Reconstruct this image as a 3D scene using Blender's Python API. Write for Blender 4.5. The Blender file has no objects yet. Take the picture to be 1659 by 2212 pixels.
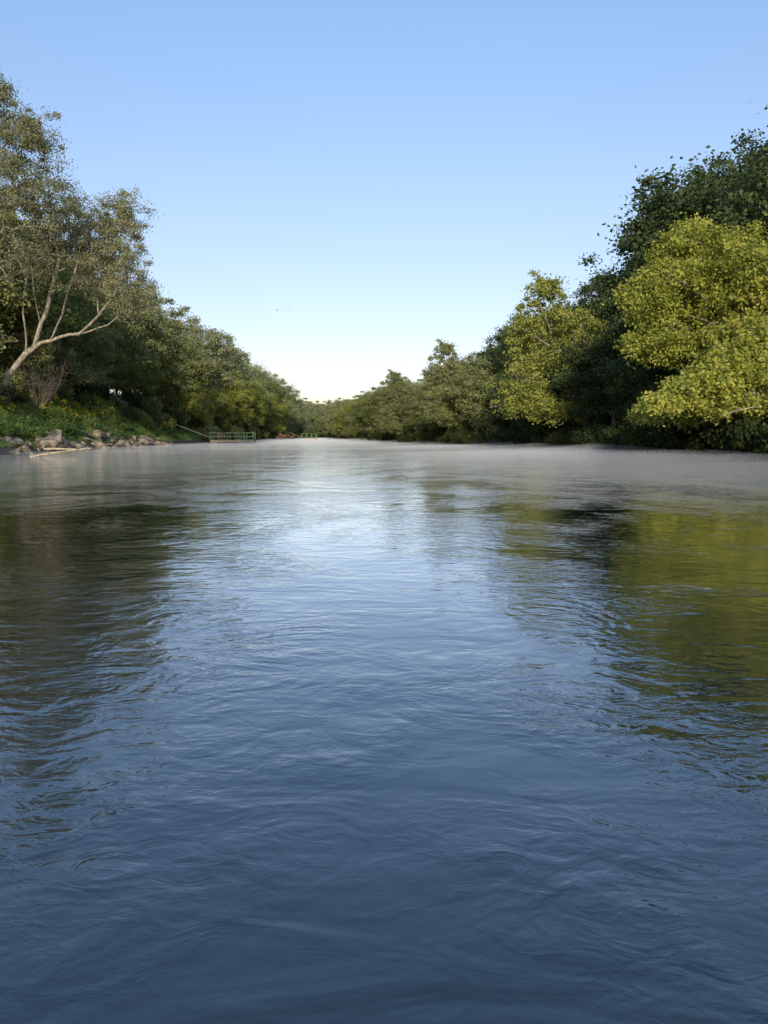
import bpy, bmesh, math, random
import numpy as np
from mathutils import Vector, Matrix, noise as mnoise

rng = np.random.default_rng(7)
random.seed(7)
scene = bpy.context.scene
COL = scene.collection

# ------------------------------------------------------------------ helpers
def link(ob, parent=None):
    COL.objects.link(ob)
    if parent is not None:
        ob.parent = parent
    return ob

def tag(ob, label=None, category=None, group=None, kind=None):
    if label: ob["label"] = label
    if category: ob["category"] = category
    if group: ob["group"] = group
    if kind: ob["kind"] = kind
    return ob

def quad_mesh(name, V, F, mats=(), mat_idx=None, smooth=False, tint=None):
    me = bpy.data.meshes.new(name)
    V = np.ascontiguousarray(V, dtype=np.float32)
    F = np.ascontiguousarray(F, dtype=np.int32)
    m, k = F.shape
    me.vertices.add(len(V)); me.vertices.foreach_set("co", V.ravel())
    me.loops.add(m*k); me.loops.foreach_set("vertex_index", F.ravel())
    me.polygons.add(m)
    me.polygons.foreach_set("loop_start", np.arange(0, m*k, k, dtype=np.int32))
    for mt in mats: me.materials.append(mt)
    if mat_idx is not None:
        me.polygons.foreach_set("material_index", np.asarray(mat_idx, dtype=np.int32))
    me.polygons.foreach_set("use_smooth", np.full(m, smooth))
    if tint is not None:
        a = me.attributes.new("tint", 'FLOAT', 'FACE')
        a.data.foreach_set("value", np.asarray(tint, dtype=np.float32))
    me.update(calc_edges=True)
    me.validate()
    return me

def empty(name, loc=(0, 0, 0), rz=0.0):
    e = bpy.data.objects.new(name, None)
    e.location = loc
    e.rotation_euler = (0, 0, rz)
    e.empty_display_size = 0.5
    return link(e)

# ------------------------------------------------------------------ materials
def new_mat(name):
    m = bpy.data.materials.new(name)
    m.use_nodes = True
    nt = m.node_tree
    nt.nodes.clear()
    out = nt.nodes.new("ShaderNodeOutputMaterial")
    return m, nt, out

def N(nt, t, **kw):
    n = nt.nodes.new(t)
    for k, v in kw.items():
        if k in n.inputs: n.inputs[k].default_value = v
        else: setattr(n, k, v)
    return n

def leaf_mat(name, dark, mid, light, transl=0.3):
    m, nt, out = new_mat(name)
    L = nt.links.new
    at = N(nt, "ShaderNodeAttribute", attribute_name="tint")
    oi = N(nt, "ShaderNodeObjectInfo")
    add = N(nt, "ShaderNodeMath", operation='MULTIPLY_ADD')
    add.inputs[1].default_value = 0.30
    L(oi.outputs["Random"], add.inputs[0]); 
    sub = N(nt, "ShaderNodeMath", operation='SUBTRACT'); sub.inputs[1].default_value = 0.15
    L(at.outputs["Fac"], sub.inputs[0]); L(sub.outputs[0], add.inputs[2])
    ramp = N(nt, "ShaderNodeValToRGB")
    e = ramp.color_ramp.elements
    e[0].position = 0.0; e[0].color = (*dark, 1)
    e[1].position = 1.0; e[1].color = (*light, 1)
    x = e.new(0.5); x.color = (*mid, 1)
    L(add.outputs[0], ramp.inputs[0])
    p = N(nt, "ShaderNodeBsdfDiffuse")
    t = N(nt, "ShaderNodeBsdfTranslucent")
    mx = N(nt, "ShaderNodeMixShader"); mx.inputs[0].default_value = transl
    L(ramp.outputs[0], p.inputs["Color"]); L(ramp.outputs[0], t.inputs["Color"])
    L(p.outputs[0], mx.inputs[1]); L(t.outputs[0], mx.inputs[2]); L(mx.outputs[0], out.inputs[0])
    return m

def noisy_mat(name, c1, c2, scale=3.0, rough=0.85, bump=0.3, c3=None, stretch=(1, 1, 1), detail=6):
    m, nt, out = new_mat(name)
    L = nt.links.new
    tc = N(nt, "ShaderNodeTexCoord")
    mp = N(nt, "ShaderNodeMapping"); mp.inputs["Scale"].default_value = stretch
    L(tc.outputs["Object"], mp.inputs[0])
    n = N(nt, "ShaderNodeTexNoise"); n.inputs["Scale"].default_value = scale; n.inputs["Detail"].default_value = detail
    L(mp.outputs[0], n.inputs["Vector"])
    r = N(nt, "ShaderNodeValToRGB")
    e = r.color_ramp.elements
    e[0].position = 0.34; e[0].color = (*c1, 1); e[1].position = 0.66; e[1].color = (*c2, 1)
    if c3: x = e.new(0.5); x.color = (*c3, 1)
    L(n.outputs["Fac"], r.inputs[0])
    p = N(nt, "ShaderNodeBsdfPrincipled", Roughness=rough)
    p.inputs["Specular IOR Level"].default_value = 0.3
    b = N(nt, "ShaderNodeBump"); b.inputs["Strength"].default_value = bump; b.inputs["Distance"].default_value = 0.08
    L(n.outputs["Fac"], b.inputs["Height"]); L(b.outputs[0], p.inputs["Normal"])
    L(r.outputs[0], p.inputs["Base Color"]); L(p.outputs[0], out.inputs[0])
    return m

M_dark = leaf_mat("foliage_dark_green", (0.038, 0.056, 0.028), (0.072, 0.102, 0.042), (0.12, 0.16, 0.06), 0.32)
M_mid = leaf_mat("foliage_mid_green", (0.08, 0.10, 0.032), (0.16, 0.188, 0.055), (0.26, 0.275, 0.085), 0.36)
M_olive = leaf_mat("foliage_olive", (0.16, 0.175, 0.09), (0.28, 0.29, 0.155), (0.42, 0.40, 0.23), 0.42)
M_haze = leaf_mat("foliage_hazy_green", (0.145, 0.165, 0.065), (0.245, 0.27, 0.108), (0.37, 0.37, 0.155), 0.38)  # pale green with haze put into the colour; nearer plants share it
M_farhaze = leaf_mat("foliage_distant_haze", (0.21, 0.235, 0.13), (0.30, 0.325, 0.17), (0.40, 0.405, 0.20), 0.38)  # lighter leaf colour stands in for aerial haze over distant trees
M_yel = leaf_mat("foliage_yellow_green", (0.17, 0.21, 0.035), (0.34, 0.37, 0.07), (0.52, 0.48, 0.11), 0.42)
M_lime = leaf_mat("foliage_light_green", (0.15, 0.185, 0.042), (0.27, 0.305, 0.07), (0.41, 0.40, 0.10), 0.38)
M_bark = noisy_mat("bark_brown", (0.06, 0.05, 0.04), (0.16, 0.135, 0.105), 6, 0.9, 0.6, stretch=(1, 1, 0.3))
M_barkpale = noisy_mat("bark_pale_sycamore", (0.13, 0.11, 0.08), (0.42, 0.37, 0.28), 3.5, 0.85, 0.8, stretch=(1, 1, 0.5), c3=(0.26, 0.225, 0.165))
M_rock = noisy_mat("rock_sandstone", (0.06, 0.052, 0.04), (0.36, 0.29, 0.21), 2.2, 0.95, 1.0, c3=(0.17, 0.138, 0.10))
M_wood = noisy_mat("weathered_wood", (0.24, 0.20, 0.12), (0.55, 0.47, 0.29), 5, 0.85, 0.4, stretch=(0.4, 3, 3))
M_greenpaint = noisy_mat("green_painted_metal", (0.15, 0.26, 0.11), (0.26, 0.38, 0.17), 4, 0.6, 0.1)
M_redwood = noisy_mat("reddish_wood", (0.14, 0.07, 0.05), (0.30, 0.17, 0.11), 4, 0.85, 0.3)
M_twig = noisy_mat("dry_twigs", (0.12, 0.095, 0.07), (0.28, 0.23, 0.165), 5, 0.9, 0.2)
M_drift = noisy_mat("driftwood_pale", (0.20, 0.16, 0.11), (0.46, 0.38, 0.27), 5, 0.9, 0.3)
M_bird = noisy_mat("bird_feathers", (0.02, 0.02, 0.02), (0.05, 0.045, 0.04), 9, 0.8, 0.1)

# ------------------------------------------------------------------ river geometry
LY = [-200, 0, 38, 50, 64, 90, 120, 180, 260, 350, 450, 600, 1600]
LX = [-30, -24, -23.0, -25.5, -29, -31, -31, -24.5, -32, -60, -130, -300, -1200]
RY = [-200, 0, 33, 53, 75, 106, 180, 260, 350, 450, 600, 1600]
RX = [30, 20, 18.8, 16.8, 13.8, 5.2, -9.5, -22, -40, -85, -220, -1100]
def xl(y): return np.interp(y, LY, LX) + 0.5*np.sin(y*0.35) + 0.35*np.sin(y*0.9+1)
def xr(y): return np.interp(y, RY, RX) + 0.5*np.sin(y*0.31+2) + 0.35*np.sin(y*0.8)

def hills(x, y):
    return (0.5*np.sin(x*0.21+1.3)*np.cos(y*0.17) + 0.25*np.sin(x*0.63+y*0.41) + 0.12*np.sin(x*1.7-y*1.3))

def ground(x, y):
    x = np.asarray(x, dtype=float); y = np.asarray(y, dtype=float)
    dl = xl(y) - x; dr = x - xr(y)
    zl = np.interp(dl, [0, 1.2, 3, 6, 9, 20, 60, 900], [0, 0.6, 1.5, 3.6, 5.8, 9.0, 14, 24])
    far = np.interp(y, [90, 170], [1.0, 0.45])
    zr = np.interp(dr, [0, 0.6, 2, 8, 30, 60, 900], [0, 0.6, 1.6, 4.0, 11.5, 14, 22]) * far
    farl = np.interp(y, [110, 200], [1.0, 0.6])
    inside = -np.minimum(np.minimum(-dl, -dr)*0.35, 2.0) - 0.03
    z = np.where(dl > 0, zl*farl, np.where(dr > 0, zr, inside))
    w = np.clip(np.maximum(dl, dr)/6, 0, 1)
    z = z + hills(x, y)*w
    g = np.exp(-(((x+25.0)/4.5)**2 + ((y-45)/3.0)**2))
    z = np.where((dl <= 0.4), np.maximum(z, -0.35 + 0.5*g), z)
    return z

def gz(x, y): return float(ground(x, y))

xs = np.concatenate([np.arange(-1500, -160, 60), np.arange(-160, -70, 6), np.arange(-70, 70, 1.0), np.arange(70, 160, 6), np.arange(160, 1501, 60)])
ys = np.concatenate([np.arange(-300, -20, 20), np.arange(-20, 150, 1.25), np.arange(150, 420, 3), np.arange(420, 700, 14), np.arange(700, 1700, 80)])
def grid_mesh(name, xs, ys, zf, mats):
    X, Y = np.meshgrid(xs, ys)
    Z = zf(X, Y)
    V = np.stack([X.ravel(), Y.ravel(), Z.ravel()], 1)
    nx, ny = len(xs), len(ys)
    i = np.arange(nx-1)[None, :] + (np.arange(ny-1)*nx)[:, None]
    i = i.ravel()
    F = np.stack([i, i+1, i+nx+1, i+nx], 1)
    return quad_mesh(name, V, F, mats, smooth=True)

m, nt, out = new_mat("river_bank_soil"); L = nt.links.new
geo = N(nt, "ShaderNodeNewGeometry")
n1 = N(nt, "ShaderNodeTexNoise"); n1.inputs["Scale"].default_value = 0.35; n1.inputs["Detail"].default_value = 8
n2 = N(nt, "ShaderNodeTexNoise"); n2.inputs["Scale"].default_value = 4.0; n2.inputs["Detail"].default_value = 8
L(geo.outputs["Position"], n1.inputs["Vector"]); L(geo.outputs["Position"], n2.inputs["Vector"])
r1 = N(nt, "ShaderNodeValToRGB"); e = r1.color_ramp.elements
e[0].position = .35; e[0].color = (.03, .025, .018, 1); e[1].position = .65; e[1].color = (.085, .068, .048, 1)
r2 = N(nt, "ShaderNodeValToRGB"); e = r2.color_ramp.elements
e[0].position = .35; e[0].color = (.03, .048, .016, 1); e[1].position = .65; e[1].color = (.08, .12, .034, 1)
L(n2.outputs[0], r1.inputs[0]); L(n2.outputs[0], r2.inputs[0])
sx = N(nt, "ShaderNodeSeparateXYZ"); L(geo.outputs["Position"], sx.inputs[0])
mr = N(nt, "ShaderNodeMapRange"); mr.inputs[1].default_value = 0.3; mr.inputs[2].default_value = 1.2; L(sx.outputs[2], mr.inputs[0])
mr2 = N(nt, "ShaderNodeMapRange"); mr2.inputs[1].default_value = 0.35; mr2.inputs[2].default_value = 0.55; L(n1.outputs[0], mr2.inputs[0])
mu = N(nt, "ShaderNodeMath", operation='MULTIPLY'); L(mr.outputs[0], mu.inputs[0]); L(mr2.outputs[0], mu.inputs[1])
mc = N(nt, "ShaderNodeMix", data_type='RGBA'); L(mu.outputs[0], mc.inputs[0]); L(r1.outputs[0], mc.inputs[6]); L(r2.outputs[0], mc.inputs[7])
p = N(nt, "ShaderNodeBsdfPrincipled", Roughness=0.95); L(mc.outputs[2], p.inputs["Base Color"])
b = N(nt, "ShaderNodeBump"); b.inputs["Distance"].default_value = 0.15; b.inputs["Strength"].default_value = 0.8
L(n2.outputs[0], b.inputs["Height"]); L(b.outputs[0], p.inputs["Normal"]); L(p.outputs[0], out.inputs[0])
M_ground = m
g = link(bpy.data.objects.new("ground", grid_mesh("ground", xs, ys, ground, [M_ground])))
tag(g, "wooded river banks of soil, leaf litter and grass", "ground", kind="structure")

# ------------------------------------------------------------------ water
m, nt, out = new_mat("river_water"); L = nt.links.new
geo = N(nt, "ShaderNodeNewGeometry")
def wn(scale, st, detail, dist, rough=0.5, off=(0, 0, 0), rot=0.0):
    mp = N(nt, "ShaderNodeMapping"); mp.inputs["Scale"].default_value = st; mp.inputs["Location"].default_value = off
    mp.inputs["Rotation"].default_value = (0, 0, rot)
    L(geo.outputs["Position"], mp.inputs[0])
    n = N(nt, "ShaderNodeTexNoise"); n.inputs["Scale"].default_value = scale; n.inputs["Detail"].default_value = detail
    n.inputs["Distortion"].default_value = dist; n.inputs["Roughness"].default_value = rough
    L(mp.outputs[0], n.inputs["Vector"]); return n
def amp(n, a):
    q = N(nt, "ShaderNodeMath", operation='MULTIPLY'); q.inputs[1].default_value = a
    L(n.outputs[0], q.inputs[0]); return q
def addn(a, b2):
    q = N(nt, "ShaderNodeMath", operation='ADD'); L(a.outputs[0], q.inputs[0]); L(b2.outputs[0], q.inputs[1]); return q
def muln(a, b2):
    q = N(nt, "ShaderNodeMath", operation='MULTIPLY'); L(a.outputs[0], q.inputs[0]); L(b2.outputs[0], q.inputs[1]); return q
patch = wn(0.38, (1, 0.8, 1), 3, 1.4, off=(11, 2, 0))
pr = N(nt, "ShaderNodeMapRange"); pr.inputs[1].default_value = 0.40; pr.inputs[2].default_value = 0.60; pr.inputs[3].default_value = 0.22; pr.inputs[4].default_value = 1.1
L(patch.outputs[0], pr.inputs[0])
w1 = amp(wn(1.0, (0.6, 1.1, 1), 1, 0.2, rot=0.2), 0.0085)
w2 = amp(wn(3.2, (0.6, 1.3, 1), 2, 0.9, off=(5, 3, 0), rot=-0.25), 0.0072)
w3 = muln(amp(wn(7.5, (0.7, 1.2, 1), 3, 1.8, 0.52, rot=0.35), 0.0050), pr)
w4 = muln(amp(wn(24.0, (0.65, 1.15, 1), 2, 1.0, 0.5, rot=-0.4), 0.0011), pr)
w5 = muln(amp(wn(1.6, (0.9, 1.0, 1), 2, 3.4, 0.4, off=(2, 9, 0)), 0.0085), pr)
hsum = addn(addn(addn(addn(w1, w2), w3), w4), w5)
b = N(nt, "ShaderNodeBump"); b.inputs["Distance"].default_value = 1.0; b.inputs["Strength"].default_value = 1.0
L(hsum.outputs[0], b.inputs["Height"])
fr = N(nt, "ShaderNodeFresnel"); fr.inputs["IOR"].default_value = 2.15; L(b.outputs[0], fr.inputs["Normal"])
fm = N(nt, "ShaderNodeMapRange"); fm.inputs[1].default_value = 0.085; fm.inputs[2].default_value = 0.58; fm.inputs[3].default_value = 0.0; fm.inputs[4].default_value = 0.98
L(fr.outputs[0], fm.inputs[0])
df = N(nt, "ShaderNodeBsdfDiffuse"); df.inputs["Color"].default_value = (0.010, 0.016, 0.019, 1)
gl = N(nt, "ShaderNodeBsdfGlossy"); gl.inputs["Roughness"].default_value = 0.035; gl.inputs["Color"].default_value = (0.95, 0.97, 0.97, 1)
L(b.outputs[0], gl.inputs["Normal"])
mx = N(nt, "ShaderNodeMixShader"); L(fm.outputs[0], mx.inputs[0]); L(df.outputs[0], mx.inputs[1]); L(gl.outputs[0], mx.inputs[2])
L(mx.outputs[0], out.inputs[0])
M_water = m
wx = np.linspace(-1200, 200, 40); wy = np.linspace(-200, 1600, 60)
w = link(bpy.data.objects.new("water", grid_mesh("water", wx, wy, lambda X, Y: X*0, [M_water])))
tag(w, "calm rippled river water reflecting trees and blue sky", "river", kind="structure")

# ------------------------------------------------------------------ mist
def mist(name, x0, x1, y0, y1, dens, seed):
    mm, nt, out = new_mat("mist_vapour")
    v = N(nt, "ShaderNodeVolumeScatter"); v.inputs["Density"].default_value = dens
    v.inputs["Color"].default_value = (0.91, 0.96, 1.0, 1)
    v.inputs["Anisotropy"].default_value = -0.25
    nt.links.new(v.outputs[0], out.inputs["Volume"])
    nx, ny = 60, 150
    X, Y = np.meshgrid(np.linspace(x0, x1, nx), np.linspace(y0, y1, ny))
    u = (X-x0)/(x1-x0)
    env = np.clip(np.minimum(u, 1-u)*6, 0, 1)*np.clip((Y-y0)/16, 0, 1)*np.clip((y1-Y)/60, 0, 1)
    top = 0.10 + 0.62*np.clip((X+2)/18, 0, 1)*np.clip((130-Y)/50, 0, 1) + 0.40*np.clip((Y-70)/80, 0, 1)
    nz = np.array([mnoise.noise(Vector((a*0.07+seed, b_*0.09, seed)))+.7*mnoise.noise(Vector((a*0.12+seed, b_*0.3, seed))) for a, b_ in zip(X.ravel(), Y.ravel())]).reshape(X.shape)
    Zt = 0.05 + top*env*np.clip(0.85+1.0*nz, .04, 1.4)
    V1 = np.stack([X.ravel(), Y.ravel(), Zt.ravel()], 1)
    V0 = np.stack([X.ravel(), Y.ravel(), np.full(X.size, 0.03)], 1)
    n = nx*ny
    i = (np.arange(nx-1)[None, :] + (np.arange(ny-1)*nx)[:, None]).ravel()
    Ft = np.stack([i, i+1, i+nx+1, i+nx], 1)
    Fb = np.stack([i, i+nx, i+nx+1, i+1], 1)+n
    F = [Ft, Fb]
    j = np.arange(nx-1)
    F.append(np.stack([j, j+n, j+1+n, j+1], 1))
    j2 = j+(ny-1)*nx
    F.append(np.stack([j2, j2+1, j2+1+n, j2+n], 1))
    k = np.arange(ny-1)*nx
    F.append(np.stack([k, k+nx, k+nx+n, k+n], 1))
    k2 = k+nx-1
    F.append(np.stack([k2, k2+n, k2+nx+n, k2+nx], 1))
    me = quad_mesh(name, np.concatenate([V1, V0]), np.concatenate(F), [mm], smooth=True)
    ob = link(bpy.data.objects.new(name, me))
    tag(ob, "thin white mist lying low over the river", "mist", kind="stuff")
mist("mist", -34, 25, 13, 300, 0.026, 5.0)

# ------------------------------------------------------------------ tree generator
def tubes(P0, P1, R0, R1, sides=6):
    P0 = np.asarray(P0, float); P1 = np.asarray(P1, float)
    d = P1-P0; ln = np.linalg.norm(d, axis=1, keepdims=True)+1e-9; d = d/ln
    ref = np.where(np.abs(d[:, 2:3]) > 0.9, np.array([[1., 0, 0]]), np.array([[0, 0, 1.]]))
    u = np.cross(d, ref); u /= np.linalg.norm(u, axis=1, keepdims=True)+1e-9
    v = np.cross(d, u)
    a = np.arange(sides)*2*np.pi/sides
    ring = u[:, None, :]*np.cos(a)[None, :, None] + v[:, None, :]*np.sin(a)[None, :, None]
    A = P0[:, None, :]+ring*np.asarray(R0)[:, None, None]
    B = P1[:, None, :]+ring*np.asarray(R1)[:, None, None] + (d*np.asarray(R1)[:, None]*0.3)[:, None, :]
    n = len(P0)
    V = np.concatenate([A, B], 1).reshape(-1, 3)
    base = (np.arange(n)*2*sides)[:, None]
    i = np.arange(sides)[None, :]; j = (i+1) % sides
    F = np.stack([base+i, base+j, base+sides+j, base+sides+i], 2).reshape(-1, 4)
    return V, F

def leaf_quads(C, R, per, size, rg, shell=0.45, up=0.35, ctint=None, droop=0.0):
    K = len(C)
    idx = np.repeat(np.arange(K), per)
    n = len(idx)
    d = rg.normal(size=(n, 3)); d /= np.linalg.norm(d, axis=1, keepdims=True)
    rr = rg.random(n)**shell
    rr *= 1+0.38*rg.normal(size=n)
    pos = C[idx] + d*rr[:, None]*R[idx]
    nrm = rg.normal(size=(n, 3))*0.6 + d*0.6 + np.array([0, 0, up])
    nrm /= np.linalg.norm(nrm, axis=1, keepdims=True)
    t = rg.normal(size=(n, 3)); t[:, 2] -= droop
    u = np.cross(nrm, t); u /= np.linalg.norm(u, axis=1, keepdims=True)+1e-9
    v = np.cross(nrm, u)
    s = size*(0.6+0.8*rg.random(n))[:, None]
    V = np.stack([pos-v*s*.55, pos+u*s*.36-v*s*.05, pos+v*s*.55-nrm*s*.12, pos-u*s*.36-v*s*.05], 1).reshape(-1, 3)
    F = np.arange(4*n).reshape(n, 4)
    if ctint is None: ctint = rg.random(K)
    tn = np.clip(0.5 + (ctint[idx]-0.5)*0.6 + rg.normal(size=n)*0.17 + d[:, 2]*0.08, 0, 1)
    return V, F, tn

def make_tree(seed, trunk, trunk_r, lobes, leaf, per, crad, leafm, barkm, name, extra_limbs=(), tw=0.016, drop=0.0, up=0.35, flat=.85):
    rg = np.random.default_rng(seed)
    nodes = []; parent = []; plen = []; fixed = []
    def add_chain(pts, r0, r1, start_parent=-1):
        pts = [np.array(p_, float) for p_ in pts]
        seg = []
        for a, b_ in zip(pts[:-1], pts[1:]):
            k = max(2, int(np.linalg.norm(b_-a)/0.8))
            for q in range(k): seg.append(a+(b_-a)*q/k)
        seg.append(pts[-1])
        sg = np.array(seg)
        for _ in range(3):
            sg[1:-1] = (sg[:-2]+sg[1:-1]*2+sg[2:])/4
        sg[1:-1] += rg.normal(size=sg[1:-1].shape)*0.05
        pr_ = start_parent
        for q, s_ in enumerate(sg):
            nodes.append(s_); parent.append(pr_)
            plen.append(0 if pr_ < 0 else plen[pr_]+np.linalg.norm(s_-nodes[pr_]))
            fixed.append(r0+(r1-r0)*q/(len(sg)-1))
            pr_ = len(nodes)-1
    add_chain(trunk, trunk_r, trunk_r*0.25)
    for pts, r0, r1 in extra_limbs:
        p0 = np.array(pts[0], float)
        dd = [np.linalg.norm(nn-p0) for nn in nodes]
        k = int(np.argmin(dd))
        add_chain([nodes[k]]+list(pts[1:]), r0, r1, k)
    C = []
    for (cx, cy, cz, rx, ry, rz, n) in lobes:
        d = rg.normal(size=(n, 3)); d /= np.linalg.norm(d, axis=1, keepdims=True)
        rr = rg.random(n)**0.42*(1+0.16*rg.normal(size=n))
        C.append(np.array([cx, cy, cz])+d*rr[:, None]*np.array([rx, ry, rz]))
    C = np.concatenate(C)
    tr = np.array(nodes)
    dmin = np.min(np.linalg.norm(C[:, None, :]-tr[None], axis=2), axis=1)
    order = np.argsort(dmin)
    for k in order:
        c = C[k]
        arr = np.array(nodes); pl = np.array(plen)
        dist = np.linalg.norm(arr-c, axis=1)
        below = np.clip(arr[:, 2]-c[2], 0, 10)*0.35
        j = int(np.argmin(dist+pl*0.22+below))
        mid = (arr[j]+c)/2 + rg.normal(size=3)*0.06*dist[j] + np.array([0, 0, 0.05*dist[j]])
        for q in (mid, c):
            pj = j if q is mid else len(nodes)-1
            nodes.append(q); parent.append(pj)
            plen.append(plen[pj]+np.linalg.norm(q-nodes[pj])); fixed.append(0)
    n = len(nodes); cnt = np.zeros(n)
    for i in range(n-1, -1, -1):
        cnt[i] += 1
        if parent[i] >= 0: cnt[parent[i]] += cnt[i]
    rad = np.maximum(tw*cnt**0.5, np.array(fixed))
    P = np.array(nodes); par = np.array(parent)
    e = np.where(par >= 0)[0]
    r0 = np.minimum(rad[par[e]], rad[e]*1.25+0.002)
    V, F = tubes(P[par[e]], P[e], r0, rad[e], 7)
    tm = quad_mesh(name+"_trunk", V, F, [barkm], smooth=True)
    R = np.stack([crad*(0.5+1.0*rg.random(len(C)))]*3, 1)*np.array([1.15, 1.15, flat])
    LV, LF, tn = leaf_quads(C-np.array([0, 0, drop]), R, per, leaf, rg, up=up)
    cm = quad_mesh(name+"_crown", LV, LF, [leafm], tint=tn)
    return tm, cm

def place_tree(kind, meshes, loc, rz, sc, label, group=None, leafm=None):
    e = empty(kind, loc, rz)
    e.scale = sc
    t = link(bpy.data.objects.new("trunk", meshes[0]), e)
    c = link(bpy.data.objects.new("crown", meshes[1]), e)
    if leafm is not None:
        c.material_slots[0].link = 'OBJECT'; c.material_slots[0].material = leafm
    tag(e, label, "tree", group)
    return e

def generic(seed, H, spread, leafm, barkm, low=0.2, n=170, per=175, leaf=0.26):
    rg = np.random.default_rng(seed+100)
    lx, ly = rg.normal(size=2)*0.05*H
    trunk = [(0, 0, -1.0), (lx*.2, ly*.2, H*.25), (lx*.7, ly*.5, H*.55), (lx, ly, H*.88)]
    lobes = [(lx*.7, ly*.6, H*(0.48+low/2), H*spread*.95, H*spread*.95, H*(0.5-low/2)*0.94, int(n*.55))]
    for k in range(6):
        a = rg.random()*6.28+k; zz = H*(low+0.08+0.62*rg.random()); q = H*spread*(.55+.25*rg.random())
        s = H*(0.13+0.07*rg.random())
        lobes.append((lx*.6+math.cos(a)*q, ly*.6+math.sin(a)*q, zz, s, s, s*1.0, int(n*.45/6)))
    return make_tree(seed, trunk, H*0.013, lobes, leaf, per, H*0.058, leafm, barkm, "forest_tree")
G = [generic(1, 17, .27, M_dark, M_bark, low=.12), generic(2, 17, .24, M_dark, M_bark, low=.2),
     generic(3, 17, .29, M_mid, M_bark, low=.05), generic(4, 17, .26, M_mid, M_bark, low=.1),
     generic(5, 17, .30, M_haze, M_barkpale, low=.03, n=160), generic(6, 17, .22, M_dark, M_bark, low=.3)]

BX = [-.62, -.50, -.44, -.40, -.33, -.31, -.27, -.24, -.205, -.18, -.12, -.085, -.034, .023, .085, .122, .165, .185, .26, .30, .33, .40, .48, .528, .7]
BZ = [.46, .44, .31, .29, .24, .19, .175, .155, .115, .100, .058, .050, .058, .088, .096, .126, .136, .168, .198, .228, .275, .350, .39, .42, .45]
cnt = 0
def scatter(side):
    global cnt
    rg = np.random.default_rng(11 if side > 0 else 12)
    if side > 0:
        segs = [(30, 125, 6.6, [2.0, 8.5, 15, 23]), (125, 250, 7.6, [1.8, 8, 16]), (250, 430, 9, [2, 9, 18])]
    else:
        segs = [(58, 125, 6.2, [9.5, 14, 21, 29]), (125, 250, 7.6, [3.5, 9, 16]), (250, 420, 11, [2, 9])]
    for (y0, y1, st, rows) in segs:
        for ri, d in enumerate(rows):
            y = y0+rg.random()*st
            while y < y1:
                yy = y+rg.normal()*st*.15
                dd = d+rg.normal()*(1.3 if ri else .5)
                dd = max(dd, 1.2)
                x = (xr(yy)+dd) if side > 0 else (xl(yy)-dd)
                x = float(x)
                b_ = x/yy
                y += st*(0.8+0.4*rg.random())
                if abs(b_) > .66: continue
                first = (ri == 0)
                if side < 0 and yy < 78 and dd < 13: continue
                if side > 0 and first and yy < 50: continue
                z0 = gz(x, yy)
                mxh = float(np.interp(b_, BX, BZ))*yy+1.3-z0
                want = (7+rg.random()*5) if (first and side > 0) else ((9+rg.random()*5) if first else (15+rg.random()*6))
                h = min(want, mxh*(0.88+0.12*rg.random()))
                if ri == len(rows)-1 or ri == 1: h = min(21, mxh*(0.80+0.20*rg.random()))
                if h < 6: 
                    if mxh < 3: continue
                    h = max(mxh, 4)
                if yy > 170: k = rg.choice([0, 2, 3, 4, 2, 4])
                elif first: k = rg.choice([2, 3, 4, 2])
                elif side > 0: k = rg.choice([0, 1, 3, 5, 0, 1])
                else: k = rg.choice([0, 2, 3, 2, 0])
                lm = None
                u = rg.random()
                if yy > 190: lm = M_farhaze if u < .75 else M_haze
                elif first:
                    if side > 0: lm = M_dark if yy < 75 else (M_haze if u < .6 else (M_lime if u < .7 else M_mid))
                    else: lm = M_lime if (100 < yy < 200 and u < .7) else (M_haze if u < .6 else M_mid)
                elif yy > 120: lm = M_farhaze if u < .3 else (M_haze if u < .75 else M_mid)
                elif side < 0: 
                    if u < .45: lm = M_haze
                    elif u < .65: lm = M_lime
                    elif u < .9: lm = M_mid
                s = h/16.8
                sw = s*(0.95+0.3*rg.random()) if h > 11 else s*(1.1+.25*rg.random())
                if yy > 250: sw *= 1.35
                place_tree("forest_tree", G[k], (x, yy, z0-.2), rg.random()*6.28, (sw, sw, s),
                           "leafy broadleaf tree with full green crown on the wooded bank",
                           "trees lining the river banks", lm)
                cnt += 1
scatter(1); scatter(-1)

# ---- hero trees
tm = make_tree(21, [(0, 0, -1), (0.3, 0, 6), (1.6, 0, 13), (3.0, 0, 20), (3.6, 0, 24)], .24,
    [(4.4, 0, 19.0, 4.2, 3.8, 4.4, 165), (7.2, -1, 15.4, 3.6, 3.2, 2.8, 95), (.5, 0, 15, 4, 4, 5, 80), (6.4, -1, 10.8, 3.2, 3, 2.4, 45), (3.4, 0, 23.8, 2.5, 2.2, 2.6, 62), (6.4, 0, 21.4, 2.2, 1.8, 2.0, 38)],
    .145, 120, 0.66, M_olive, M_barkpale, "tall_tree", tw=.010, drop=.05)
x, y = -36.6, 62.0
place_tree("tall_tree", tm, (x, y, gz(x, y)-.2), 0, (1, 1, 1), "tall airy tree with pale olive leaves above the grassy bank")
bx, by = -37.8, 68.0
bz = gz(bx, by)
T = [(0, 0, -1), (.5, 0, 1.0), (1.6, -.1, 3.0), (4.0, -.3, 5.4), (6.8, -.4, 6.4), (9.7, -.6, 6.7), (11.6, -.8, 7.4)]
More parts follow.
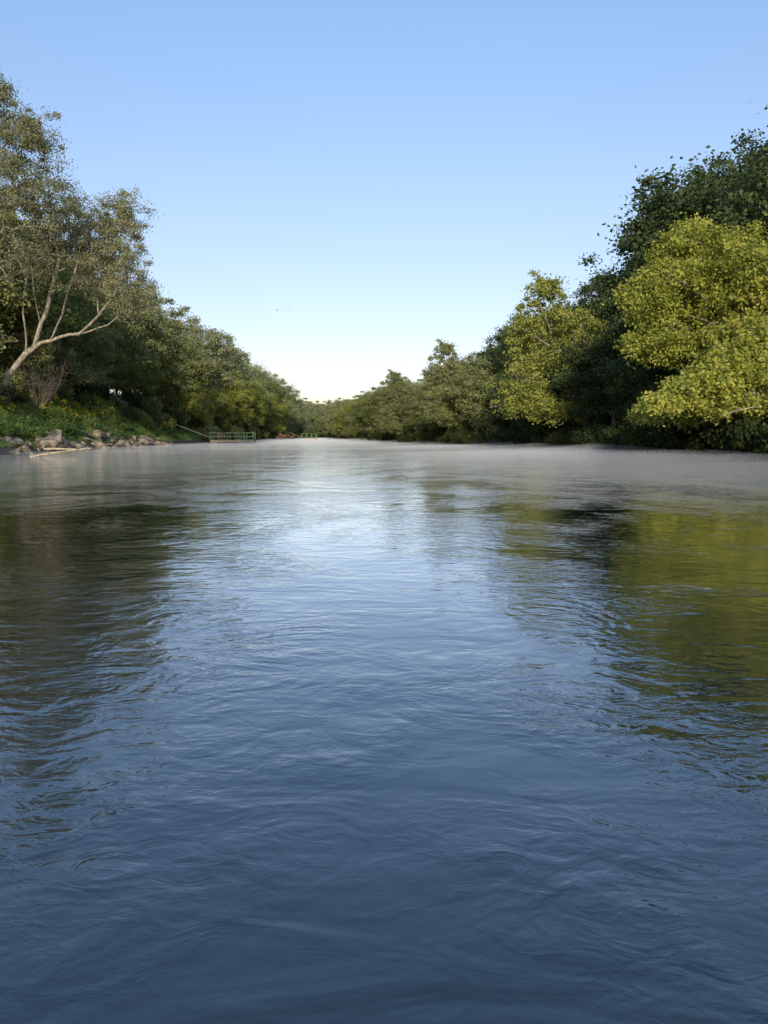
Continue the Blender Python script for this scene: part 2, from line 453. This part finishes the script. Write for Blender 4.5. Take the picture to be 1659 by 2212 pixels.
lean = make_tree(22, T, .24,
    [(11.9, -1, 13.2, 4.0, 3.4, 4.2, 200), (8.7, .5, 16.2, 3.8, 3.2, 3.6, 135), (4.9, 1, 14.6, 3.0, 3, 2.8, 66), (14.1, -1, 10.0, 2.3, 2.4, 2.2, 66), (13.3, 0, 17.2, 2.4, 2, 2.8, 70)],
    .145, 112, 0.64, M_olive, M_barkpale, "leaning_tree",
    extra_limbs=[([(3.0, -.2, 4.6), (3.5, -.5, 8.5), (4.2, -.4, 13.5)], .10, .04), ([(4.0, -.3, 5.4), (5.8, -.6, 9.0), (7.4, -.5, 14)], .10, .035), ([(5.6, -.3, 6.0), (8.2, -2.4, 8.6), (10.4, -4.0, 12.5)], .095, .03), ([(5.2, -.6, 7.8), (5.0, -1.6, 11), (5.6, -2.4, 15)], .07, .025), ([(8.4, -.5, 6.6), (11.2, -1.6, 8.2), (13.6, -3, 10.5)], .07, .025)], tw=.0085)
place_tree("leaning_tree", lean, (bx, by, bz-.2), 0, (1, 1, 1), "leaning tree with pale forked trunk reaching over the grassy bank")

syc = make_tree(23, [(0, 0, -1), (-.8, -.3, 2), (-2.2, -.8, 4.6), (-3.6, -1, 7), (-4.4, -1, 8.8)], .2,
    [(-4.6, -1, 7.2, 3.7, 3.2, 2.9, 220), (-7.8, -1.4, 6.2, 2.0, 2.2, 1.8, 75), (-3.6, -.8, 3.9, 3.8, 3, 1.9, 120), (-5.2, -1.2, 9.2, 1.9, 1.8, 1.3, 52), (-7.4, -1.6, 3.2, 2.1, 1.8, 1.2, 60), (-2.6, -1, 9.0, 1.5, 1.3, 1.4, 40)],
    .165, 105, 0.56, M_yel, M_barkpale, "sycamore_tree", flat=.85,
    extra_limbs=[([(-2.2, -.8, 4.6), (-4.8, -2.4, 5.8), (-7.8, -3.0, 7.2)], .05, .02), ([(-1, -.4, 3), (-3.6, -2.2, 4.2), (-6, -2.6, 4.8)], .05, .02)], tw=.008)
x, y = 23.8, 44.0
place_tree("sycamore_tree", syc, (x, y, gz(x, y)-.2), 0, (1, 1, 1), "sycamore with bright yellow green leaves and white limbs over the water")
syc2 = make_tree(24, [(0, 0, -1), (-.4, -.3, 2), (-1.2, -.6, 5.0), (-1.6, -.8, 8)], .18,
    [(-1.4, -.8, 7.0, 2.8, 2.8, 2.9, 185), (-3.2, -1.8, 3.4, 3.3, 2.4, 1.7, 125), (-.6, -.5, 9.2, 1.8, 1.6, 1.6, 50)],
    .165, 105, 0.56, M_yel, M_barkpale, "sycamore_tree", tw=.008, flat=.85,
    extra_limbs=[([(-.5, -.4, 2.4), (-2, -2.0, 3.6), (-4.4, -2.9, 4.0)], .05, .02)])
x, y = 23.8, 40.0
place_tree("sycamore_tree", syc2, (x, y, gz(x, y)-.2), 0, (1, 1, 1), "sycamore with yellow green leaves leaning from the steep bank")
low = make_tree(25, [(0, 0, -.5), (-1.2, -.6, 1.2), (-3.6, -1.2, 1.7), (-6.2, -1.8, 1.5)], .09,
    [(-3.6, -1.2, 2.3, 2.6, 1.6, 1.2, 100), (-5.4, -1.6, 1.6, 2.0, 1.3, .8, 65), (-1.6, -.6, 3.2, 2.2, 1.6, 1.6, 75), (-3.2, -1.4, .9, 2.2, 1.0, .5, 36), (-7.0, -1.8, .9, 1.3, 1.0, .5, 30)],
    .15, 105, 0.42, M_lime, M_barkpale, "overhanging_tree", tw=.008, flat=.75,
    extra_limbs=[([(-1.2, -.6, 1.2), (-3, -2.6, .9), (-5.2, -3.2, .4)], .05, .015)])
x, y = 21.6, 36.8
place_tree("overhanging_tree", low, (x, y, gz(x, y)-.1), 0, (1.05, 1.05, 1.05), "low tree with light green leaves bending just above the water", None, M_yel)
x, y = 21.0, 41.5
place_tree("overhanging_tree", low, (x, y, gz(x, y)-.1), .2, (.95, .95, .95), "low tree with light green leaves bending just above the water", None, M_lime)
syc3 = make_tree(26, [(0, 0, -1), (-.6, 0, 1.6), (-2.2, -.3, 4.2), (-4.0, -.5, 7.0), (-5.0, -.6, 9.5)], .13,
    [(-4.4, -.5, 8.8, 2.6, 2.6, 2.2, 64), (-6.4, -.8, 6.8, 1.8, 1.8, 1.4, 36), (-2, -.3, 7.2, 2.1, 2, 2.0, 40), (-5.0, -1, 4.8, 2.2, 1.8, 1.1, 32), (-6.4, -1.2, 2.4, 2.4, 2, 1.5, 70), (-4.2, -1, 1.5, 2.6, 1.8, 1.1, 56), (-4.8, -.6, 10.8, 1.2, 1.2, 1, 22)],
    .17, 100, 0.54, M_lime, M_barkpale, "sycamore_tree", flat=.8,
    extra_limbs=[([(-1.2, 0, 2.4), (-4, -1.6, 3.2), (-6.4, -2.2, 3.6)], .06, .03), ([(-3, -.4, 5.4), (-5.2, -1.4, 6.8), (-7, -1.6, 7.8)], .06, .03), ([(-2.6, -.4, 4.8), (-2.2, -1, 7), (-1.6, -1, 8.6)], .05, .03)], tw=.009)
x, y = 19.0, 62.0
place_tree("sycamore_tree", syc3, (x, y, gz(x, y)-.2), 0, (1.1, 1.1, 1.1), "open sycamore with pale leaning trunk and sparse light green leaves")
for (x, y, s, r) in [(12.2, 94, .95, .2), (5.5, 118, .9, .3)]:
    place_tree("sycamore_tree", syc3, (x, y, gz(x, y)-.2), r, (s, s, s), "pale barked sycamore leaning over the river", None, M_haze)

# ------------------------------------------------------------------ shrubs
def make_shrub(seed, leafm, n=30, per=150, leaf=.16, rx=1.6, rz=1.2):
    rg = np.random.default_rng(seed)
    d = rg.normal(size=(n, 3)); d /= np.linalg.norm(d, axis=1, keepdims=True)
    C = d*(rg.random(n)**.4)[:, None]*np.array([rx, rx, rz]); C[:, 2] = np.abs(C[:, 2])*1.1+.25
    P0 = np.zeros((n, 3)); P0[:, :2] = C[:, :2]*.12
    V, F = tubes(P0, C, np.full(n, .035), np.full(n, .012), 4)
    R = np.full((n, 3), .42)*(0.6+.8*rg.random((n, 1)))
    LV, LF, tn = leaf_quads(C, R, per, leaf, rg)
    VV = np.concatenate([V, LV]); FF = np.concatenate([F, LF+len(V)])
    mi = np.concatenate([np.zeros(len(F)), np.ones(len(LF))])
    return quad_mesh("shrub", VV, FF, [M_bark, leafm], mi, tint=np.concatenate([np.full(len(F), .5), tn]))
M_shade = leaf_mat("foliage_shaded_green", (0.018, 0.026, 0.012), (0.038, 0.052, 0.02), (0.07, 0.09, 0.032), 0.25)  # shrub leaves darkened to paint in the shadow under overhanging trees
M_weed = leaf_mat("foliage_weeds", (0.06, 0.10, 0.03), (0.12, 0.18, 0.05), (0.20, 0.26, 0.08), 0.35)
SH = [make_shrub(31, M_shade), make_shrub(32, M_mid), make_shrub(33, M_shade, rx=2.1, rz=1.0), make_shrub(34, M_haze), make_shrub(35, M_dark, rx=1.2, rz=2.2, n=36), make_shrub(36, M_weed, rx=1.3, rz=.45, n=26, per=130, leaf=.13)]
rg = np.random.default_rng(5)
def shrub(x, y, k, s, lab="dense leafy shrub growing on the river bank"):
    o = link(bpy.data.objects.new("shrub", SH[k]))
    o.location = (x, y, gz(x, y)-.15); o.rotation_euler = (0, 0, rg.random()*6.28); o.scale = (s, s, s*(.8+.6*rg.random()))
    tag(o, lab, "shrub", "shrubs along the river banks")
y = 30.0
while y < 240:
    st = 1.9 if y < 75 else (3.2 if y < 130 else 5)
    for d in ((.5, 3.4) if y < 130 else (.8,)):
        yy = y+rg.random()*st; x = float(xr(yy))+d+rg.normal()*.3
        if abs(x/yy) < .62: shrub(x, yy, int(rg.choice([0, 2, 4 if d > 2 else 0])), .6+.7*rg.random())
    y += st
y = 52.0
while y < 240:
    st = 2.4 if y < 130 else 4.4
    for d in ((9.0, 12.0) if y < 100 else (1.8, 5, 9)):
        if 96 < y < 122 and d < 3: continue
        yy = y+rg.random()*st; x = float(xl(yy))-d+rg.normal()*.6
        if abs(x/yy) < .66: shrub(x, yy, int(rg.choice([0, 2, 1, 3, 4, 1])), .9+.8*rg.random())
    y += st
for i in range(70):
    yy = 50+rg.random()*60; x = float(xl(yy))-1.9-rg.random()*6.5
    if abs(x/yy) < .62: shrub(x, yy, 5, .55+.6*rg.random(), "low leafy green weeds covering the sloping bank")

def make_bare(seed):
    rg = np.random.default_rng(seed)
    P0, P1, R0, R1 = [], [], [], []
    for k in range(30):
        a = rg.random()*6.28; sp = .15+.5*rg.random(); h = 2.2+2.2*rg.random()
        p = np.array([math.cos(a)*.15, math.sin(a)*.15, 0.]); dr = np.array([math.cos(a)*sp, math.sin(a)*sp, 1.0])
        r = .022
        for s in range(5):
            q = p+dr*h/5+rg.normal(size=3)*.08
            P0.append(p); P1.append(q); R0.append(r); R1.append(r*.75)
            if s > 1:
                for _ in range(2):
                    P0.append(q); P1.append(q+dr*h/9+rg.normal(size=3)*.3); R0.append(r*.6); R1.append(.006)
            p = q; r *= .75
    V, F = tubes(np.array(P0), np.array(P1), np.array(R0), np.array(R1), 4)
    return quad_mesh("bare_bush", V, F, [M_twig])
BB = make_bare(41)
for (x, y, s) in [(-35.5, 72, 1.1), (-36.5, 76, 1.2), (-38.0, 80, 1.2), (-35.8, 65.5, .9)]:
    o = link(bpy.data.objects.new("bare_bush", BB)); o.location = (x, y, gz(x, y)-.1); o.rotation_euler = (0, 0, x*3); o.scale = (s, s, s)
    tag(o, "leafless bush of thin grey brown twigs on the bank", "bush", "bare bushes on the bank")

# ------------------------------------------------------------------ grass (stuff)
def grass(name, n, yr, dr, hgt, mat, side=-1, seed=51):
    rg = np.random.default_rng(seed)
    y = yr[0]+rg.random(n)*(yr[1]-yr[0]); d = dr[0]+rg.random(n)*(dr[1]-dr[0])
    x = xl(y)-d if side < 0 else xr(y)+d
    z = ground(x, y)
    keep = np.sin(x*1.3+np.sin(y*.9)*2)+np.sin(y*1.1+x*.5) > -1.5
    x, y, z, d = x[keep], y[keep], z[keep], d[keep]; n = len(x)
    lump = .75+.5*np.sin(x*.9+y*.4)*np.sin(y*.7)+.35*np.sin(x*2.3+y*1.9)
    a = rg.random(n)*6.28; h = hgt*(.5+.9*rg.random(n))*np.clip(lump, .3, 1.6)*np.clip(d*.35, 0, 1.0); w = .03+.03*rg.random(n)
    B = np.stack([x, y, z-.03], 1)
    u = np.stack([np.cos(a), np.sin(a), a*0], 1)*w[:, None]
    ln = np.stack([rg.normal(size=n)*.5*h, rg.normal(size=n)*.5*h, h], 1)
    V = np.stack([B-u, B+u, B+ln*.6+u*.8, B+ln], 1).reshape(-1, 3)
    F = np.arange(4*n).reshape(n, 4)
    me = quad_mesh(name, V, F, [mat], tint=np.clip(.5+.25*np.sin(x*.5+y*.3)+.2*rg.normal(size=n), 0, 1))
    o = link(bpy.data.objects.new(name, me)); return o
M_grass = leaf_mat("grass_blades", (0.09, 0.14, 0.04), (0.16, 0.24, 0.065), (0.25, 0.31, 0.10), .38)
M_flower = leaf_mat("yellow_wildflowers", (0.35, 0.25, 0.01), (0.55, 0.42, 0.02), (0.7, 0.6, 0.05), .3)
tag(grass("grass", 160000, (44, 130), (1.0, 11), .55, M_grass), "long green grass covering the sloping bank", "grass", kind="stuff")
rg2 = np.random.default_rng(61)
nf = 320
fy = 58+rg2.random(nf)*36; fd = 4.5+rg2.random(nf)*4.5
fx = xl(fy)-fd
Cf = np.stack([fx, fy, ground(fx, fy)+.7+.7*rg2.random(nf)], 1)
V, F, tn = leaf_quads(Cf, np.full((nf, 3), .25), 14, .12, rg2)
fo = link(bpy.data.objects.new("wildflowers", quad_mesh("wildflowers", V, F, [M_flower], tint=tn)))
tag(fo, "yellow wildflowers scattered through the bank grass", "flowers", kind="stuff")

# ------------------------------------------------------------------ rocks
def make_rock(seed):
    rg = np.random.default_rng(seed)
    bm = bmesh.new()
    for p_ in rg.uniform(-1, 1, size=(13, 3)):
        p_ = p_/max(1, np.linalg.norm(p_)**.6)
        bm.verts.new((p_[0], p_[1]*.8, p_[2]*.6))
    bmesh.ops.convex_hull(bm, input=bm.verts)
    bmesh.ops.delete(bm, geom=[v for v in bm.verts if not v.link_faces], context='VERTS')
    bmesh.ops.bevel(bm, geom=list(bm.edges), offset=.03, segments=1, affect='EDGES')
    bmesh.ops.triangulate(bm, faces=bm.faces)
    bmesh.ops.subdivide_edges(bm, edges=bm.edges, cuts=2)
    for v in bm.verts:
        v.co += v.normal*(mnoise.noise(v.co*3+Vector((seed, 0, 0)))*.09+mnoise.noise(v.co*8)*.04)
    me = bpy.data.meshes.new("rock"); bm.to_mesh(me); bm.free()
    me.materials.append(M_rock)
    return me
RK = [make_rock(s) for s in range(71, 79)]
rg = np.random.default_rng(8)
for i in range(120):
    y = 47+rg.random()**.9*52
    d = rg.random()*2.8-.5
    x = float(xl(y))-d
    s = .3+.75*rg.random()**1.7
    if i < 22: s *= 1.35
    o = link(bpy.data.objects.new("rock", RK[i % 8]))
    o.location = (x, y, max(gz(x, y), -.05)+s*.16); o.scale = (s*1.2, s*1.05, s*(.8+.5*rg.random()))
    o.rotation_euler = (rg.normal()*.35, rg.normal()*.35, rg.random()*6.28)
    tag(o, "angular grey tan rock lying at the water edge", "rock", "rocks along the grassy bank")

# ------------------------------------------------------------------ logs
def make_log(name, pts, r0, r1, mat, loc, label, branches=()):
    P = np.array(pts, float); n = len(P)-1
    R = np.linspace(r0, r1, n+1)
    P0, P1, A, B = list(P[:-1]), list(P[1:]), list(R[:-1]), list(R[1:])
    for (a, b_, r) in branches:
        P0.append(np.array(a, float)); P1.append(np.array(b_, float)); A.append(r); B.append(r*.3)
    V, F = tubes(P0, P1, np.array(A), np.array(B), 9)
    me = quad_mesh(name, V, F, [mat], smooth=True)
    o = link(bpy.data.objects.new(name, me)); o.location = loc
    tag(o, label, "log", "driftwood logs"); return o
make_log("driftwood_log", [(-1.7, -.6, .0), (-.8, -.2, .16), (0, 0, .26), (1.0, .5, .42), (1.5, .8, .48)], .09, .05, M_drift, (-20.2, 43.5, 0),
         "pale driftwood log sticking out of shallow water", [((0, 0, .2), (.5, -.5, .35), .03)])
make_log("driftwood_log", [(-1.5, 0, .05), (0, .2, .15), (1.8, .3, .1)], .12, .06, M_wood, (-26.3, 55, .1), "grey driftwood log resting among rocks")

# ------------------------------------------------------------------ docks
def boxes(name, lst, mat, parent, bev=.01):
    bm = bmesh.new()
    for (c, s, r) in lst:
        M = Matrix.Translation(c) @ Matrix.Rotation(r, 4, 'Z') @ Matrix.Diagonal((*s, 1))
        bmesh.ops.create_cube(bm, size=1, matrix=M)
    bmesh.ops.bevel(bm, geom=list(bm.edges), offset=bev, segments=1, affect='EDGES')
    me = bpy.data.meshes.new(name); bm.to_mesh(me); bm.free(); me.materials.append(mat)
    return link(bpy.data.objects.new(name, me), parent)

def dock(loc, rz, W, D, small, label):
    e = empty("fishing_dock", loc, rz)
    tag(e, label, "dock", "docks along the river")
    n = int(W/.2)
    boxes("deck", [((-W/2+.1+i*.2, 0, .55), (.18, D, .06), 0) for i in range(n)]
          + [((0, -D/2+.1, .36), (W, .1, .30), 0), ((0, D/2-.1, .36), (W, .1, .30), 0)], M_wood, e)
    boxes("float", [((-W/2+.7, 0, .11), (1.2, D*.9, .2), 0), ((W/2-.7, 0, .11), (1.2, D*.9, .2), 0), ((0, 0, .11), (1.2, D*.9, .2), 0)], M_twig, e, .03)
    ps = []
    k = 6 if not small else 4
    rt = .10 if not small else .05
    pw = .11 if not small else .07
    for i in range(k):
        xx = -W/2+.05+i*(W-.1)/(k-1)
        for yy in (-D/2+.02, D/2-.02):
            ps.append(((xx, yy, 1.2), (pw, pw, 1.25), 0))
    for yy in (-D/2+.02, D/2-.02):
        for zz in (1.1, 1.75):
            ps.append(((0, yy+.004, zz), (W, .06, rt), 0))
    for xx in (-W/2+.05, W/2-.05):
        for zz in (1.1, 1.75):
            ps.append(((xx+.003, 0, zz+.002), (.06, D-.2, rt), 0))
    boxes("railing", ps, M_greenpaint, e)
    if not small:
        boxes("bench", [((-W/2+1.6, 0, 1.0), (1.5, .45, .1), 0), ((-W/2+1.6, .24, 1.35), (1.5, .08, .6), 0), ((-W/2+1.05, 0, .78), (.08, .4, .36), 0), ((-W/2+2.15, 0, .78), (.08, .4, .36), 0)], M_redwood, e)
    return e
dock((-25.6, 118, 0), .08, 7.2, 3.2, False, "floating wooden dock with green railings and a bench")
dock((-19.8, 184, 0), .05, 4.0, 2.6, True, "small floating dock with plain green railings")
def gangway(a, b_, label, wd_=.16, m_=None):
    a = Vector(a); b_ = Vector(b_)
    d = b_-a; ln = d.length
    e = empty("gangway", a)
    e.rotation_mode = 'QUATERNION'; e.rotation_quaternion = d.to_track_quat('X', 'Z')
    tag(e, label, "gangway", "gangways to the docks")
    boxes("walkway", [((ln/2, 0, -.02), (ln, .5, .05), 0)], M_wood, e)
    r = []
    for s in (-1, 1):
        r.append(((ln/2, s*.3, 0.03), (ln, .08, wd_), 0))
    boxes("side_beam", r, m_ or M_twig, e)
gangway((-38.4, 107, 5.4), (-29.0, 117, .75), "long sloping pale wooden gangway running down to the dock", .14, M_drift)
gangway((-29.0, 178, 4.0), (-21.8, 183, .75), "narrow sloping gangway down to the small dock", .12)

rg = np.random.default_rng(91)
P0, P1 = [], []
for i in range(40):
    c = np.array([rg.normal()*1.1, rg.normal()*.7, .15+abs(rg.normal())*.35]); dd = rg.normal(size=3)*np.array([.9, .8, .35])
    P0.append(c-dd); P1.append(c+dd)
V, F = tubes(P0, P1, np.full(40, .08), np.full(40, .04), 6)
o = link(bpy.data.objects.new("driftwood_pile", quad_mesh("driftwood_pile", V, F, [M_redwood])))
o.location = (-23.4, 166, .4); tag(o, "tangled heap of reddish driftwood at the water edge", "driftwood", kind="stuff")

def bird():
    V = [(0, .22, 0), (.04, .05, .03), (-.04, .05, .03), (0, .05, -.04), (0, -.22, .01), (.05, -.3, 0), (-.05, -.3, 0),
         (.2, .08, .10), (.45, -.06, .05), (.2, -.04, .09), (-.2, .08, .10), (-.45, -.06, .05), (-.2, -.04, .09), (0, -.08, .03)]
    F = [(0, 1, 2), (0, 3, 1), (0, 2, 3), (1, 3, 4), (3, 2, 4), (2, 1, 4), (4, 5, 6), (1, 7, 9), (1, 9, 13), (7, 8, 9), (2, 12, 10), (2, 13, 12), (10, 12, 11)]
    me = bpy.data.meshes.new("bird"); me.from_pydata(V, [], F); me.materials.append(M_bird); return me
BM = bird()
for (x, y, z, r) in [(-24.3, 150, 26.0, .4), (-22.6, 150, 27.6, 1.2), (-20.3, 150, 27.8, -.5)]:
    o = link(bpy.data.objects.new("bird", BM)); o.location = (x, y, z); o.rotation_euler = (.1, .15, r); o.scale = (1.2, 1.2, 1.2)
    tag(o, "small dark bird flying above the river", "bird", "birds in the sky")

# ------------------------------------------------------------------ world and sun
EL = math.radians(18); AZ = math.pi+0.02
wd = bpy.data.worlds.new("World"); scene.world = wd; wd.use_nodes = True
nt = wd.node_tree; nt.nodes.clear(); L = nt.links.new
sky = N(nt, "ShaderNodeTexSky"); sky.sky_type = 'NISHITA'; sky.sun_disc = False
sky.sun_elevation = EL; sky.sun_rotation = AZ; sky.air_density = 1.0; sky.dust_density = 0.6; sky.ozone_density = 1.0
tc = N(nt, "ShaderNodeTexCoord"); sz = N(nt, "ShaderNodeSeparateXYZ"); L(tc.outputs["Generated"], sz.inputs[0])
rp = N(nt, "ShaderNodeValToRGB"); e = rp.color_ramp.elements
e[0].position = 0.0; e[0].color = (0.44, 0.395, 0.45, 1)
e[1].position = 0.60; e[1].color = (0.80, 0.895, 0.97, 1)
q = e.new(0.12); q.color = (.585, .50, .53, 1)
q = e.new(0.30); q.color = (.71, .655, .685, 1)
L(sz.outputs[2], rp.inputs[0])
ml = N(nt, "ShaderNodeVectorMath", operation='MULTIPLY'); L(sky.outputs[0], ml.inputs[0]); L(rp.outputs[0], ml.inputs[1])
ms = N(nt, "ShaderNodeVectorMath", operation='SCALE'); ms.inputs["Scale"].default_value = 2.0; L(ml.outputs[0], ms.inputs[0])
bg = N(nt, "ShaderNodeBackground"); bg.inputs[1].default_value = 0.15
wo = N(nt, "ShaderNodeOutputWorld"); L(ms.outputs[0], bg.inputs[0]); L(bg.outputs[0], wo.inputs[0])
sd = bpy.data.lights.new("sun", 'SUN'); sd.energy = 3.8; sd.angle = math.radians(0.8); sd.color = (1.0, .90, .73)
so = link(bpy.data.objects.new("sun", sd))
dirv = Vector((math.sin(AZ)*math.cos(EL), math.cos(AZ)*math.cos(EL), math.sin(EL)))
so.rotation_euler = (-dirv).to_track_quat('-Z', 'Y').to_euler()
so.location = dirv*50

# ------------------------------------------------------------------ camera
cd = bpy.data.cameras.new("camera"); cam = link(bpy.data.objects.new("camera", cd))
cam.location = (0, 0, 1.3); cam.rotation_euler = (math.radians(90-6.31), 0, 0)
cd.sensor_fit = 'VERTICAL'; cd.sensor_height = 24; cd.lens = 24*692/1024
cd.clip_start = .05; cd.clip_end = 5000
scene.camera = cam
scene.view_settings.view_transform = 'Standard'; scene.view_settings.look = 'None'; scene.view_settings.exposure = 0
print("trees", cnt)
